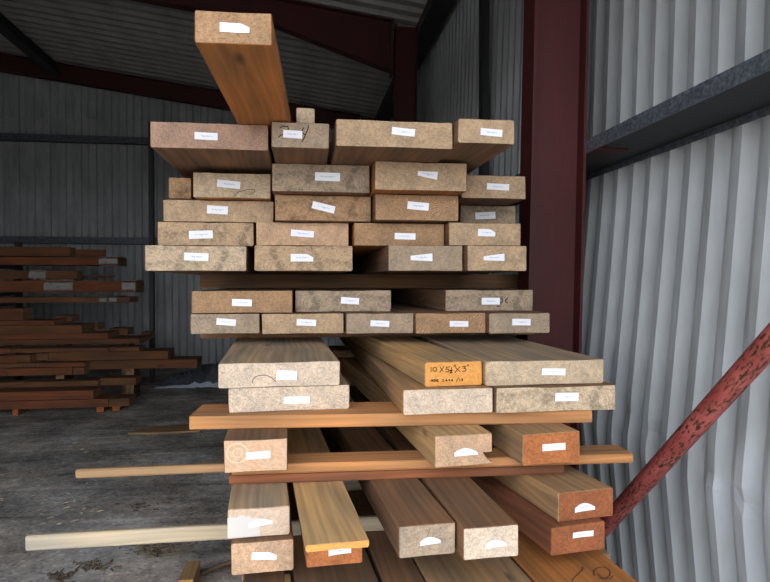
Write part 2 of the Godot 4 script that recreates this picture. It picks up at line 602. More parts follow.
# ------------------------------------------------------------------ the shed
func build_shed():
	var floor_m := plain("concrete", Color(0.98, 0.96, 0.945), 0.9, 0.0, make_floor_texture(), 0.1)
	floor_m.uv1_offset = Vector3(0.35, 0.2, 0.15)
	structure("floor", boxes([[Vector3(-15.6, -0.2, -12.0), Vector3(1.75, 0, 0.9)]]), floor_m)
	var apron := plain("apron_concrete", Color(0.92, 0.90, 0.87), 0.9, 0.0, floor_m.albedo_texture, 0.13)
	var g := structure("ground", boxes([[Vector3(-30, -0.25, 0.9), Vector3(20, -0.02, 30)]]), apron)
	g.set_meta("label", "pale concrete yard in front of the open shed")

	var sheet := make_sheet_texture(40)
	var wall_m := plain("wall_sheet", Color(0.75, 0.765, 0.775), 0.55, 0.0, sheet, 0.45)
	var roof_m := plain("roof_sheet", Color(0.72, 0.71, 0.69), 0.6, 0.0, sheet, 0.3)
	var red := plain("red_oxide_paint", Color(0.30, 0.066, 0.068), 0.6, 0.0, make_sheet_texture(44), 0.6)
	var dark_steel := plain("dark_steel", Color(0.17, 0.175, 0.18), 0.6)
	var galv := plain("galvanised_steel", Color(0.56, 0.60, 0.64), 0.5, 0.35, make_galvanised_texture(), 2.2)

	# right wall: trapezoidal sheeting, pushed in below the rail and kinked near the foot
	var XW := 1.646
	var dents := [[2.13, -0.70], [2.33, -0.73], [1.95, -0.76], [2.52, -0.66], [2.2, 1.0], [2.75, -0.62]]
	var wall_place := func(s, off, t):
		var h: float = t
		var x: float = XW + off
		if h > 0.61:
			x += 0.03 * (h - 0.61)
		elif h > -0.74:
			x -= 0.115 * pow((0.61 - h) / 1.35, 1.15)
		else:
			x -= 0.115 - 0.075 * (-0.74 - h) / 0.76
		for dn in dents:
			var q := Vector2(-s - dn[0], (h - dn[1]) * 1.4).length()
			if q < 0.12:
				x += 0.016 * pow(1.0 - q / 0.12, 2)
		return Vector3(x, EYE + h, s)
	var hs := []
	for i in 41:
		hs.append(lerpf(-1.5, 0.61, i / 40.0))
	for i in range(1, 17):
		hs.append(lerpf(0.61, 3.15, i / 16.0))
	var prof := rib_profile(0.9, -11.85, 0.040, 0.035, 0.040, 0.046)
	structure("wall_right", corrugated(prof, hs, wall_place, Vector3(0.003, 0, 0)), wall_m)

	# back wall
	var bprof := rib_profile(-15.7, 1.85, 0.10, 0.035, 0.09, 0.045)
	structure("wall_back", corrugated(bprof, [0.0, 1.5, 3.0, 4.5, 6.0], func(s, off, t): return Vector3(s, t, -11.8 + off), Vector3(0, 0, -0.003)), wall_m)
	# left wall, far outside the view
	structure("wall_left", corrugated(rib_profile(0.9, -11.85, 0.07, 0.035, 0.07, 0.046), [0.0, 4.6], func(s, off, t): return Vector3(-15.6 + off, t, s), Vector3(-0.003, 0, 0)), wall_m)
	# unseen front wall, added and sized so less light reaches the back: closed towards the far side and over the open bay where the photographer stands
	var fw := rib_profile(-15.7, -3.6, 0.09, 0.035, 0.09, 0.045)
	structure("wall_front_unseen", corrugated(fw, [0.0, 6.0], func(s, off, t): return Vector3(s, t, 0.9 - off), Vector3(0, 0, 0.003)), wall_m)
	var fh := rib_profile(-3.6, 1.75, 0.09, 0.035, 0.09, 0.045)
	structure("wall_front_header_unseen", corrugated(fh, [3.6, 6.0], func(s, off, t): return Vector3(s, t, 0.9 - off), Vector3(0, 0, 0.003)), wall_m)
	# roof: two slopes from a ridge at x = -7
	var RH := EYE + 3.06
	var slope := 0.135
	var roof_prof := rib_profile(1.1, -11.95, 0.08, 0.035, 0.09, 0.045)
	var rp := func(s, off, t):
		var y: float = RH + slope * (1.65 - t) if t > -7.0 else RH + slope * (1.65 + 14.0 + t)
		return Vector3(t, y + off + 0.03, s)
	structure("ceiling", corrugated(roof_prof, [1.9, -1.5, -4.2, -7.0, -11.0, -15.8], rp, Vector3(0, 0.003, 0)), roof_m)

	# portal frames: red columns and rafters
	for i in 3:
		var zc: float = [-2.87, -7.34, -11.5][i]
		var where: String = ["directly beside the timber stack", "farther back, seen above the stack", "in the far corner by the back wall"][i]
		var c := thing("steel_column", "dark red painted steel I-section column " + where, "column", "red portal frame columns")
		c.position = Vector3(1.035, 0, zc)
		c.rotation_degrees.z = -1.15
		var hx := 0.27
		var top := RH + slope * 0.3 - 0.04
		part("web", boxes([[Vector3(0.014, 0, -0.006), Vector3(hx - 0.014, top, 0.006)]]), red, c)
		part("flange", boxes([[Vector3(0, 0, -0.075), Vector3(0.014, top, 0.075)]]), red, c)
		part("flange", boxes([[Vector3(hx - 0.014, 0, -0.075), Vector3(hx, top, 0.075)]]), red, c)
		part("base_plate", boxes([[Vector3(-0.05, 0, -0.12), Vector3(hx + 0.05, 0.016, 0.12)]]), red, c)
		# rafter with a haunch at the column
		var r := thing("steel_rafter", "dark red painted steel roof rafter " + ["over the front of the timber stack", "with deep haunch, above the stack", "along the top of back wall"][i], "rafter", "red portal frame rafters")
		r.position = Vector3(0, 0, zc)
		var x0 := 1.10
		var x1 := -7.0
		var yt := func(x): return RH + slope * (1.65 - x) - 0.03
		var dp := func(x): return 0.30 + 0.30 * clampf((x + 0.35) / 1.4, 0, 1) if i < 2 else 0.30
		var xs := [x0, 0.35, -0.35, -3.0, x1]
		var web := begin()
		var tf := begin()
		var bf := begin()
		for j in 4:
			var xa: float = xs[j]
			var xb: float = xs[j + 1]
			var ta: float = yt.call(xa); var tb: float = yt.call(xb)
			var ba: float = ta - dp.call(xa); var bb: float = tb - dp.call(xb)
			slab(web, xa, xb, ba, ta, bb, tb, 0.006)
			slab(tf, xa, xb, ta - 0.014, ta, tb - 0.014, tb, 0.075)
			slab(bf, xa, xb, ba, ba + 0.014, bb, bb + 0.014, 0.075)
		part("web", done(web), red, r)
		part("flange", done(tf), red, r)
		part("flange", done(bf), red, r)
		var ep := part("end_plate", boxes([[Vector3(x0 - 0.03, yt.call(x0) - 0.64, -0.085), Vector3(x0 - 0.006, yt.call(x0), 0.085)]]), red, r)
		if i < 2:
			for k in 5:
				var bolt := part("bolt", tube([Vector3(0, 0, 0), Vector3(-0.03, 0, 0)], [0.016, 0.016], 6), dark_steel, ep)
				bolt.position = Vector3(x0 - 0.03, yt.call(x0) - 0.07 - k * 0.12, 0.045)

	# wall rail: cold-formed channel lying flat, lip down
	var gz0 := 0.8
	var gz1 := -11.5
	var rail := thing("wall_rail", "galvanised steel channel rail along the ribbed side wall", "rail")
	rail.position = Vector3(1.345, EYE + 0.615, 0)
	part("inner_flange", boxes([[Vector3(0, 0, gz1), Vector3(0.004, 0.062, gz0)]]), galv, rail)
	part("web", boxes([[Vector3(0.004, 0.0, gz1), Vector3(0.27, 0.004, gz0)]]), dark_steel, rail)  # shade of the underside put into a darker colour than the galvanised flanges
	part("lip", boxes([[Vector3(0.004, 0.058, gz1), Vector3(0.024, 0.062, gz0)]]), galv, rail)
	part("outer_flange", boxes([[Vector3(0.27, -0.03, gz1), Vector3(0.274, 0.004, gz0)]]), galv, rail)
	var cl := part("cleat", boxes([[Vector3(0.0, -0.010, -2.80), Vector3(0.14, 0.0, -2.66)]]), red, rail)
	cl.set_meta("label", "red painted cleat under the rail")

	# eaves beam along the top of the right wall and a post between the frames
	var ev := thing("eaves_beam", "dark steel eaves beam running along the top of side wall", "beam")
	ev.position = Vector3(1.39, EYE + 2.97, 0)
	part("web", boxes([[Vector3(0, 0, -11.5), Vector3(0.01, 0.12, 0.8)]]), dark_steel, ev)
	part("flange", boxes([[Vector3(0, -0.008, -11.5), Vector3(0.24, 0, 0.8)]]), dark_steel, ev)
	var post := thing("wall_post", "slim dark steel post against the ribbed side wall behind the stack", "post")
	post.position = Vector3(1.56, 0, -5.1)
	part("web", boxes([[Vector3(-0.04, 0, -0.003), Vector3(0.03, 4.44, 0.003)]]), dark_steel, post)
	part("flange", boxes([[Vector3(-0.046, 0, -0.05), Vector3(-0.04, 4.44, 0.05)]]), dark_steel, post)

	# roof purlin
	var pu := thing("roof_purlin", "dark steel purlin crossing under the ribbed roof sheets", "purlin")
	pu.position = Vector3(-4.2, RH + slope * 5.85 - 0.24, 0)
	part("web", boxes([[Vector3(-0.006, 0.02, -11.5), Vector3(0.006, 0.22, 0.8)]]), dark_steel, pu)
	part("flange", boxes([[Vector3(-0.09, 0.0, -11.5), Vector3(0.09, 0.02, 0.8)]]), dark_steel, pu)

	# rails of the back wall
	for k in 2:
		var y: float = [4.0, 2.2][k]
		var br := thing("back_wall_rail", ["dark steel rail high on the back wall below the rafter", "dark steel rail on the back wall just above the rack boards"][k], "rail")
		br.position = Vector3(-15.4, y, -11.76)
		part("inner_flange", boxes([[Vector3(0, 0, 0.10), Vector3(16.3, 0.12, 0.106)]]), galv, br)
		part("web", boxes([[Vector3(0, -0.004, 0), Vector3(16.3, 0.0, 0.106)]]), dark_steel, br)

	# rusty red tube brace between rail and column foot
	var brace := thing("tube_brace", "rust-flaked red steel tube bracing diagonally in front of the wall", "brace")
	var pm := plain("rusty_red_paint", Color(1, 1, 1), 0.55, 0.0, make_rust_texture())
	var a := Vector3(1.27, EYE + 0.60, -0.716)
	var b := Vector3(1.27, EYE - 1.315, -2.76)
	var pts := []
	var rad := []
	for i in 9:
		pts.append(a.lerp(b, i / 8.0))
		rad.append(0.034)
	part("tube", tube(pts, rad, 28, 0.9), pm, brace)
	part("gusset", boxes([[b + Vector3(-0.006, -0.185, -0.02), b + Vector3(0.006, 0.05, 0.12)]]), red, brace)

func slab(st: SurfaceTool, xa: float, xb: float, ba: float, ta: float, bb: float, tb: float, hz: float):
	var p := [Vector3(xa, ba, hz), Vector3(xa, ta, hz), Vector3(xb, tb, hz), Vector3(xb, bb, hz)]
	var q := []
	for v in p:
		q.append(v - Vector3(0, 0, 2 * hz))
	quad(st, p[3], p[2], p[1], p[0])
	quad(st, q[0], q[1], q[2], q[3])
	for i in 4:
		var j := (i + 1) % 4
		quad(st, p[i], p[j], q[j], q[i])

# ------------------------------------------------------------------ the timber stack
func build_stack():
	var T := []
	# --- single beam on top
	T.append([194, 12.5, 272.5, 44, 1.45, 0.548, 0.622, -2.0, 3.2, "ruddy", "amber", 0, [234.5, 28.5, 30, 9, -1, 3], "single tan beam lying across the very top of the stack"])
	# --- first layer
	T.append([150, 122, 268.5, 149, 2.10, 0.458, 0.547, 0, 3.0, "pink", "brown", 4, [205.5, 136, 23, 7.5, -1, 0], "wide pinkish plank farthest from the red column in top layer"])
	T.append([271, 123, 329.5, 148, 2.10, 0.458, 0.545, 0, 3.0, "grey", "brown", 4, [292.5, 135, 19, 7.5, -2, 0], "plank with scrawled dark marker strokes in the top layer"])
	T.append([335.5, 120.5, 453, 147.5, 2.08, 0.458, 0.548, 0, 3.0, "tan", "brown", 0, [402.5, 131.5, 23, 7.5, -5, 0], "widest tan plank, second from red column in top layer"])
	T.append([457.5, 119, 515, 143.5, -2.03, 0.470, 0.553, 0, 3.0, "tan", "brown", 4, [491, 132.5, 22, 7, -3, 0], "tan plank nearest the red column in the top layer"])
	T.append([296, 107, 315, 133, 2.24, 0.548, 0.640, 0, 0.5, "pale", "tan", 0, [], "small pale block standing on the top layer beside the single beam"])
	# --- second layer
	T.append([168, 180.5, 191.5, 198.5, 2.62, 0.336, 0.42, 0, 2.6, "ruddy", "brown", 3, [], "small untagged dark-stained timber end at the outer side of second layer"])
	T.append([193, 174, 271, 198, 2.46, 0.336, 0.435, 0, 2.9, "pale", "amber", 0, [228.5, 185, 23, 7, -5, 0], "pale plank with pencilled curve, outer side of second layer"])
	T.append([271.5, 165.5, 370, 192, 2.40, 0.350, 0.457, 0, 2.9, "grey", "brown", 3, [327, 177.5, 25, 8, -1, 0], "grey plank with chipped white spot in the second layer"])
	T.append([374.5, 162.5, 467, 190.5, 2.345, 0.350, 0.457, 0, 2.9, "tan", "amber", 2, [427, 174.5, 20, 8, -7, 2], "tan plank with torn tapering tag in second layer"])
	T.append([461, 174.5, 526, 198.5, 2.52, 0.345, 0.44, 0, 2.9, "tan", "brown", 2, [497.5, 186.5, 22, 6.5, -2, 0], "tan plank nearest the red column in the second layer"])
	# --- third layer
	T.append([163, 202, 274, 222, 2.50, 0.246, 0.334, 0, 2.9, "tan", "brown", 4, [217, 211, 21, 7.5, -3, 0], "low tan plank with creased tag, outer side of third layer"])
	T.append([274.5, 194.5, 371.5, 221, 2.44, 0.246, 0.348, 0, 2.9, "ruddy", "brown", 3, [323, 207, 23, 7.5, -13, 0], "brown plank with strongly tilted tag in the third layer"])
	T.append([375, 193.5, 459, 220.5, 2.42, 0.246, 0.348, 0, 2.9, "ruddy", "brown", 1, [417.5, 205.5, 21.5, 8, -4, 0], "dark plank with coarse bright saw marks in the third layer"])
	T.append([460, 201.5, 516, 222, -2.66, 0.246, 0.343, 0, 2.6, "grey", "brown", 3, [485, 211, 20, 6.5, 3, 0], "dim recessed plank nearest the red column in third layer"])
	# --- fourth layer
	T.append([157, 222, 254, 245.5, 2.50, 0.150, 0.245, 0, 2.9, "tan", "brown", 3, [200.5, 234.5, 24, 8, 2, 0], "coarse stained plank farthest from red column in fourth layer"])
	T.append([255.5, 223, 349, 246, 2.50, 0.150, 0.244, 0, 2.9, "peach", "brown", 4, [302, 234, 23, 6.5, -4, 0], "pinkish tan plank with tag below drip mark, fourth layer"])
	T.append([354, 223.5, 444.5, 245, 2.50, 0.150, 0.241, 0, 2.9, "ruddy", "amber", 0, [404.5, 236, 21, 6, -1, 0], "warm brown plank, second from red column in fourth layer"])
	T.append([448.5, 223.5, 521, 245.5, 2.49, 0.150, 0.241, 0, 2.9, "tan", "brown", 2, [486, 233, 17, 7, -1, 3], "tan plank nearest the red column in the fourth layer"])
	# --- fifth layer
	T.append([144.5, 246, 247, 270.5, 2.46, 0.048, 0.149, 0.2, 2.8, "pale", "brown", 3, [196, 257, 24.5, 7.5, -2, 0], "pale plank jutting out farthest from red column, fifth layer"])
	T.append([254, 246, 353, 271, 2.47, 0.048, 0.149, 0, 2.9, "tan", "brown", 3, [301.5, 258, 22.5, 7.5, 0, 3], "tan plank with grey smudges in the middle of fifth layer"])
	T.append([388, 245.5, 463, 269.5, 2.46, 0.048, 0.150, 1.0, 2.6, "grey", "brown", 4, [421, 257, 22, 7.5, 1, 2], "dark mottled plank with bare side showing in fifth layer"])
	T.append([467, 246, 527, 270, 2.46, 0.048, 0.149, 0, 2.9, "tan", "brown", 2, [493.5, 257.5, 20.5, 7, 2, 2], "tan plank nearest the red column in the fifth layer"])
	# --- sixth layer
	T.append([191, 292, 293, 312.5, 2.42, -0.117, -0.030, 0, 2.9, "ruddy", "brown", 0, [241.5, 303, 20, 6.5, -2, 0], "warm brown plank farthest from red column in sixth layer"])
	T.append([295, 290.5, 391.5, 310, 2.52, -0.117, -0.030, 0, 2.8, "grey", "brown", 3, [349.5, 300, 18, 6, -4, 0], "dim brown plank in the middle of the sixth layer"])
	T.append([445, 289, 533.5, 307.5, 2.60, -0.117, -0.028, 0.5, 2.8, "grey", "brown", 3, [490, 299, 18, 6, 0, 0], "dim plank with dark marker loops beside its tag, sixth layer"])
	# --- seventh layer
	T.append([190, 316, 260, 336, 2.42, -0.198, -0.119, 0, 2.9, "grey", "brown", 2, [226, 324.5, 19.5, 6.5, -5, 0], "grey plank farthest from red column in the seventh layer"])
	T.append([261.5, 314.5, 344, 334.5, 2.42, -0.198, -0.119, 0, 2.9, "tan", "brown", 0, [306, 323.5, 19.5, 6.5, -3, 0], "speckled tan plank, fourth from red column in seventh layer"])
	T.append([346, 312.5, 414, 333, 2.43, -0.198, -0.118, 0, 2.9, "grey", "brown", 4, [379.5, 323, 19, 6, -3, 0], "grey plank in the middle of the five in seventh layer"])
	T.append([415.5, 311.5, 486, 331, 2.44, -0.198, -0.118, 0, 2.9, "ruddy", "brown", 1, [458.5, 322, 18.5, 5.5, -1, 0], "brown saw-marked plank, second from red column in seventh layer"])
	T.append([488.5, 310.5, 550, 330.5, 2.44, -0.198, -0.118, 0, 2.9, "grey", "brown", 1, [521, 319.5, 18.5, 6.5, -1, 0], "greyish plank nearest the red column in the seventh layer"])
	# --- eighth layer: tops in view
	T.append([218, 362, 340.5, 386, 1.91, -0.316, -0.240, 2.2, 2.9, "cream", "grey", 4, [286, 375, 20.5, 9, -3, 0], "cream plank with pencilled arch on its end, eighth layer"])
	T.append([424, 361.5, 483, 387, 1.85, -0.316, -0.240, 4.0, 2.6, "orange", "light", 5, [], "bright orange plank with handwritten sizes on its end"])
	T.append([485, 361.5, 604.5, 386.5, 1.84, -0.316, -0.240, 0.6, 2.9, "pale", "grey", 4, [552.5, 373.5, 24, 7, -2, 0], "wide pale plank beside the orange plank with handwriting"])
	# --- ninth layer
	T.append([228, 386.5, 350, 414.5, 1.92, -0.392, -0.316, 2.2, 2.9, "cream", "tan", 0, [296, 402.5, 26, 8, -1, 0], "cream plank resting directly on a cross bearer, ninth layer"])
	T.append([402.5, 389, 493.5, 412, 1.81, -0.392, -0.316, 0.6, 2.9, "cream", "tan", 4, [], "untagged cream plank below the bright orange plank"])
	T.append([495.5, 388, 616, 411.5, 1.80, -0.392, -0.316, 0.4, 2.9, "pale", "brown", 3, [565.5, 398, 24, 8, -1, 0], "grey-stained plank jutting out widest in the ninth layer"])
	# --- tenth layer
	T.append([223.5, 439.5, 288, 473, 1.748, -0.524, -0.433, 1.5, 2.9, "peach", "brown", 5, [258, 456, 24.5, 7.5, 2, 0], "thick peach beam end with chalk circle, tenth layer"])
	T.append([521.5, 433, 581.5, 462.5, 1.707, -0.524, -0.433, 4.0, 2.6, "rust", "tan", 2, [553.5, 446.5, 23.5, 6.5, 1, 0], "rust-brown beam nearest the red column in tenth layer"])
	# --- eleventh layer
	T.append([227, 508, 290.5, 540, 1.64, -0.663, -0.585, 3.6, 2.6, "white", "grey", 5, [260.5, 524, 24, 7.5, 6, 1], "beam end smeared with white paint, eleventh layer"])
	T.append([304.5, 543, 370.5, 549.5, 1.395, -0.603, -0.585, 3.9, 1.5, "orange", "light", 5, [], "thin light yellow board lying over a shaded brown beam"])
	T.append([398, 525.5, 456.5, 555.5, 1.469, -0.663, -0.585, 4.4, 2.6, "grey", "brown", 2, [430, 541, 21, 7, 3, 1], "greyish brown beam side by side with a cream-ended beam"])
	T.append([462, 527.5, 520, 559, 1.436, -0.663, -0.585, 2.6, 2.6, "cream", "brown", 4, [495, 544.5, 23, 7.5, 3, 1], "cream-ended beam in the eleventh layer beside greyish brown beam"])
	T.append([556, 491, 616.5, 521, 1.65, -0.667, -0.585, 8.0, 1.5, "red", "tan", 2, [584, 508, 22, 8.5, 2, 1], "upper red-brown beam with hump-shaped torn tag by the tube brace"])
	# --- twelfth layer
	T.append([230.5, 542, 294.5, 577, 1.616, -0.747, -0.663, 3.6, 2.6, "peach", "brown", 0, [264, 558.5, 25, 8, -4, 3], "peach speckled beam below the white-smeared beam"])
	T.append([306, 534, 363, 570.5, -1.53, -0.700, -0.608, 3.9, 1.35, "rust", "red", 2, [339.5, 556, 23, 7, 2, 0], "shaded red-brown beam under the thin light yellow board"])
	T.append([548.5, 525, 608, 557.5, 1.62, -0.747, -0.667, 8.0, 1.5, "red", "red", 2, [582.5, 537, 23, 6.5, -1, 0], "lower red-brown beam with square tag below its twin"])
	# --- thirteenth layer: only tops in view
	for i in 5:
		var xs: Array = [[236, 284], [299, 392], [396, 440], [442, 550], [552, 652]][i]
		var what: String = ["half-hidden plank below the peach speckled beam, bottom visible layer", "plank under the yellow board and its brown beam, bottom visible layer", "narrow dark plank below the greyish brown beam, bottom visible layer", "wide plank below the cream-ended beam, bottom visible layer", "wide bare brown plank with pencilled loops on its top"][i]
		T.append([xs[0], 615, xs[1], 650, 1.48, -0.885, -0.795, 4.0 if i > 0 else 1.0, 2.6 if i > 0 else 0.4, "tan", ["brown", "brown", "brown", "tan", "amber"][i], i, [], what])
	# --- two more layers down to the floor, below the frame
	for i in 3:
		T.append([[285, 350, 500][i], 660, [345, 490, 640][i], 700, 1.52, -1.13, -0.935, 3.0, 2.6, "tan", "brown", i, [], ["thick bottom plank of the stack on the side away from the column", "thick bottom plank in the middle under the whole stack", "thick bottom plank of the stack on the red column side"][i]])
	var made := []
	for b in T:
		made.append(timber(b))

	# the chipped beam end with a splintered lower corner
	timber([434.5, 434.5, 493, 466, 1.72, -0.524, -0.434, 4.0, 2.6, "peach", "light", 4, [465.5, 451.5, 23.5, 7.5, 2, 1],
		"peach beam with splintered notch in its lower corner, tenth layer"],
		[[0, 0], [0.3, 0.005], [0.6, 0.0], [1.02, 0.035], [0.965, 0.10], [0.90, 0.22], [0.855, 0.35], [0.84, 0.41], [0.93, 0.40], [1.0, 0.42], [1.0, 0.70], [0.995, 1.0], [0.5, 0.995], [0.0, 1.0], [0.005, 0.5]])

	# --- writing and marks
	var ink := plain("black_marker", Color(0.10, 0.07, 0.05), 0.8)
	var pencil := plain("pencil", Color(0.30, 0.24, 0.18), 0.8)
	var chalk := plain("chalk", Color(0.92, 0.80, 0.68), 0.9)
	var oval := func(cx, cy, rx, ry, from := 0.0, to := TAU):
		var l := []
		for i in 19:
			var a: float = lerpf(from, to, i / 18.0)
			l.append(cx + cos(a) * rx); l.append(cy + sin(a) * ry)
		return l
	for o in made:
		var lab: String = o.get_meta("label")
		if lab.begins_with("bright orange"):
			mark_end(o, 415, 350, 9.62, [[148, 160, 150, 206], oval.call(186, 184, 19, 20), [236, 163, 268, 206], [276, 158, 232, 214],
				[334, 163, 298, 166, 293, 186, 316, 186, 324, 200, 312, 212, 290, 211], [350, 170, 346, 192], [328, 199, 362, 196], [332, 208, 346, 202, 350, 211, 332, 224, 358, 222],
				[376, 146, 372, 162], [388, 146, 384, 162], [386, 170, 434, 216], [428, 168, 380, 224], [455, 163, 488, 163, 468, 183, 491, 190, 488, 208, 455, 211], [505, 146, 502, 160], [517, 146, 514, 160],
				], 0.0024, ink, "handwritten_size", "black handwriting reading 10 x 5 1/2\" x 3\"")
			mark_end(o, 415, 350, 9.62, [[148, 302, 160, 282, 166, 304], [150, 296, 168, 294], [176, 284, 176, 306, 192, 300, 190, 286, 176, 284], [222, 284, 202, 290, 200, 302, 222, 306], [204, 286, 220, 304],
				[260, 288, 272, 286, 262, 304, 276, 304], [300, 286, 290, 300, 302, 304, 304, 294, 292, 296], [330, 286, 318, 294, 330, 294, 330, 286, 328, 306], [356, 286, 346, 300, 360, 304, 360, 294, 348, 296],
				[396, 312, 416, 270], [430, 284, 430, 308], [444, 286, 458, 286, 450, 296, 462, 300, 446, 308]], 0.0020, ink, "handwritten_reference", "small black handwritten reference line")
		elif lab.begins_with("plank with scrawled"):
			mark_end(o, 265, 110, 10.27, [[155, 195, 180, 178, 232, 180, 240, 205, 210, 240, 182, 262, 160, 270, 138, 292]], 0.0032, ink, "marker_scrawl", "dark marker stroke curling like a 2")
			mark_end(o, 265, 110, 10.27, [[396, 188, 384, 208, 370, 226, 412, 262], [446, 162, 436, 205, 400, 290, 380, 328]], 0.0032, ink, "marker_scrawl", "dark marker strokes like a 4")
		elif lab.begins_with("cream plank with pencilled"):
			mark_end(o, 215, 350, 5.5, [[203, 172, 206, 155, 218, 142, 240, 134, 275, 134, 305, 147, 330, 170]], 0.0022, pencil, "pencil_arch", "pencilled arch")
		elif lab.begins_with("pale plank with pencilled"):
			mark_end(o, 140, 100, 5.5, [[512, 528, 545, 505, 590, 493, 630, 489, 632, 502, 600, 522]], 0.0022, pencil, "pencil_curve", "pencilled curve")
		elif lab.begins_with("dim plank with dark"):
			mark_end(o, 440, 280, 6.42, [oval.call(388, 118, 12, 14), [432, 104, 418, 116, 420, 128, 432, 132], [365, 152, 385, 150]], 0.004, ink, "marker_loops", "dark marker loops")
		elif lab.begins_with("thick peach"):
			mark_end(o, 215, 425, 9.06, [oval.call(200, 255, 94, 88, 0.3, 6.1), oval.call(203, 252, 42, 40)], 0.0030, chalk, "chalk_circle", "pale chalk circle")
		elif lab.begins_with("wide bare brown"):
			var lines := []
			for s in [[398, 178, 396, 192, 380, 210, 358, 228, 345, 246], oval.call(490, 208, 40, 28, 2.6, 8.2), [470, 212, 490, 232, 530, 236, 545, 222]]:
				var l := []
				for i in range(0, s.size(), 2):
					l.append(o.transform.affine_inverse() * (spot_y(500 + s[i] / 4.81, 530 + s[i + 1] / 4.81, -0.795) + Vector3(0, 0.0012, 0)))
				lines.append(l)
			part("pencil_loops", ribbon_mesh(lines, 0.003, Vector3.UP), pencil, o).set_meta("label", "pencilled loops")
		elif lab.begins_with("beam end smeared"):
			# white paint smeared over the lower part of the end
			var pmesh := begin()
			var f = o.get_meta("face")
			var edge := [0.70, 0.74, 0.68, 0.72, 0.78, 0.70, 0.72, 0.62, 0.66, 0.60]
			for i in 9:
				var u0 := i / 18.0
				var u1 := (i + 1) / 18.0
				quad(pmesh, Vector3((u0 - 0.49) * f[1], 0.003, 0.0007), Vector3((u0 - 0.49) * f[1], edge[i] * f[2], 0.0007), Vector3((u1 - 0.49) * f[1], edge[i + 1] * f[2] + 0.003, 0.0007), Vector3((u1 - 0.49) * f[1], 0.003, 0.0007))
			part("paint_smear", done(pmesh), plain("white_paint", Color(0.775, 0.75, 0.72), 0.85), o).set_meta("label", "dried white paint smear")

	for o in made:
		o.remove_meta("face")

	# --- cross bearers between the layers
	var G := "cross bearers under the stack layers"
	for k in 2:
		cross_timber("cross_bearer", [200, 215][k], [520, 480][k], 285, [3.25, 4.5][k], 0.09, -0.028, 0.048, "tan", "brown", k, ["dark bearer in the gap between fifth and sixth layers", "rear bearer in the gap between fifth and sixth layers"][k], "bearer", G)
		cross_timber("cross_bearer", [200, 215][k], [535, 480][k], 340, [2.75, 4.2][k], 0.09, -0.240, -0.198, "tan", "brown", k, ["dark bearer in the gap between seventh and eighth layers", "rear bearer in the gap between seventh and eighth layers"][k], "bearer", G)
	var b9 := cross_timber("cross_bearer", 191, 584, 418, 1.885, 0.185, -0.433, -0.392, "peach", "orange", 2, "orange plank bearer lying flat under the ninth layer", "bearer", G, -3.5)
	var pt := part("paper_tag", tag_mesh(0.03, 0.012, 2, 9), plain("paper_0", Color.WHITE), b9)
	pt.position = Vector3(0.05, 0.012, 0.004)
	pt.rotation_degrees = Vector3(0, 25, 50)
	cross_timber("cross_bearer", 260, 520, 418, 3.6, 0.12, -0.433, -0.392, "peach", "tan", 2, "rear bearer out of sight under the ninth layer", "bearer", G)
	cross_timber("cross_bearer", 232, 627, 468, 1.82, 0.11, -0.554, -0.524, "peach", "orange", 1, "flat orange batten with knots lying under the tenth layer", "bearer", G, -2.0)
	cross_timber("cross_bearer", 75, 400, 474, 1.95, 0.03, -0.584, -0.558, "peach", "tan", 1, "long thin yellow batten sticking out over the open floor", "bearer", G, 0.3)
	cross_timber("cross_bearer", 229, 560, 478, 1.835, 0.09, -0.585, -0.555, "peach", "red", 1, "split reddish batten directly below the flat orange batten", "bearer", G, -2.0)
	cross_timber("cross_bearer", 240, 520, 468, 3.5, 0.11, -0.585, -0.524, "peach", "tan", 1, "rear bearer out of sight under the tenth layer", "bearer", G)
	cross_timber("cross_bearer", 25, 590, 532, 1.95, 0.025, -0.794, -0.747, "white", "white", 3, "whitewashed board on edge sticking far out over the floor", "bearer", G, 0.4)
	cross_timber("cross_bearer", 300, 520, 495, 2.35, 0.10, -0.795, -0.747, "white", "white", 3, "second whitewashed bearer seen deep between the lower beams", "bearer", G)
	for k in 2:
		cross_timber("cross_bearer", [242, 250][k], [610, 520][k], 600, [1.9, 3.4][k], 0.10, -0.935, -0.885, "tan", "tan", k, ["front bearer below the bottom visible planks", "rear bearer below the bottom visible planks"][k], "bearer", G)
		cross_timber("cross_bearer", [246, 255][k], [610, 520][k], 640, [1.95, 3.4][k], 0.20, -1.5, -1.13, "tan", "brown", k, ["front sleeper carrying the stack on the floor", "rear sleeper carrying the stack on the floor"][k], "bearer", G)

# ------------------------------------------------------------------ timber rack along the back, left
func lay(x0: float, y0: float, x1: float, y1: float, d: float, wd: float, ref: float, sidec: String, label: String) -> Node3D:
	# ref = distance at which the levels of this pile are read
	serial += 1
	var a := spot(x0, y1, d)
	var b := spot(x1, y0, d)
	a.y = spot(70, y1, ref).y
	b.y = spot(70, y0, ref).y
	var o := thing("rack_board", label, "board", "boards piled and racked by the back wall")
	o.position = Vector3(a.x, a.y, -d - wd / 2)
	o.rotation_degrees.y = -90.0
	part("wood_body", timber_mesh(wd, b.y - a.y - 0.001, b.x - a.x, end_mat("ruddy", serial % 5), side_mat(sidec, serial % 3), serial, 0.5), null, o)
	return o

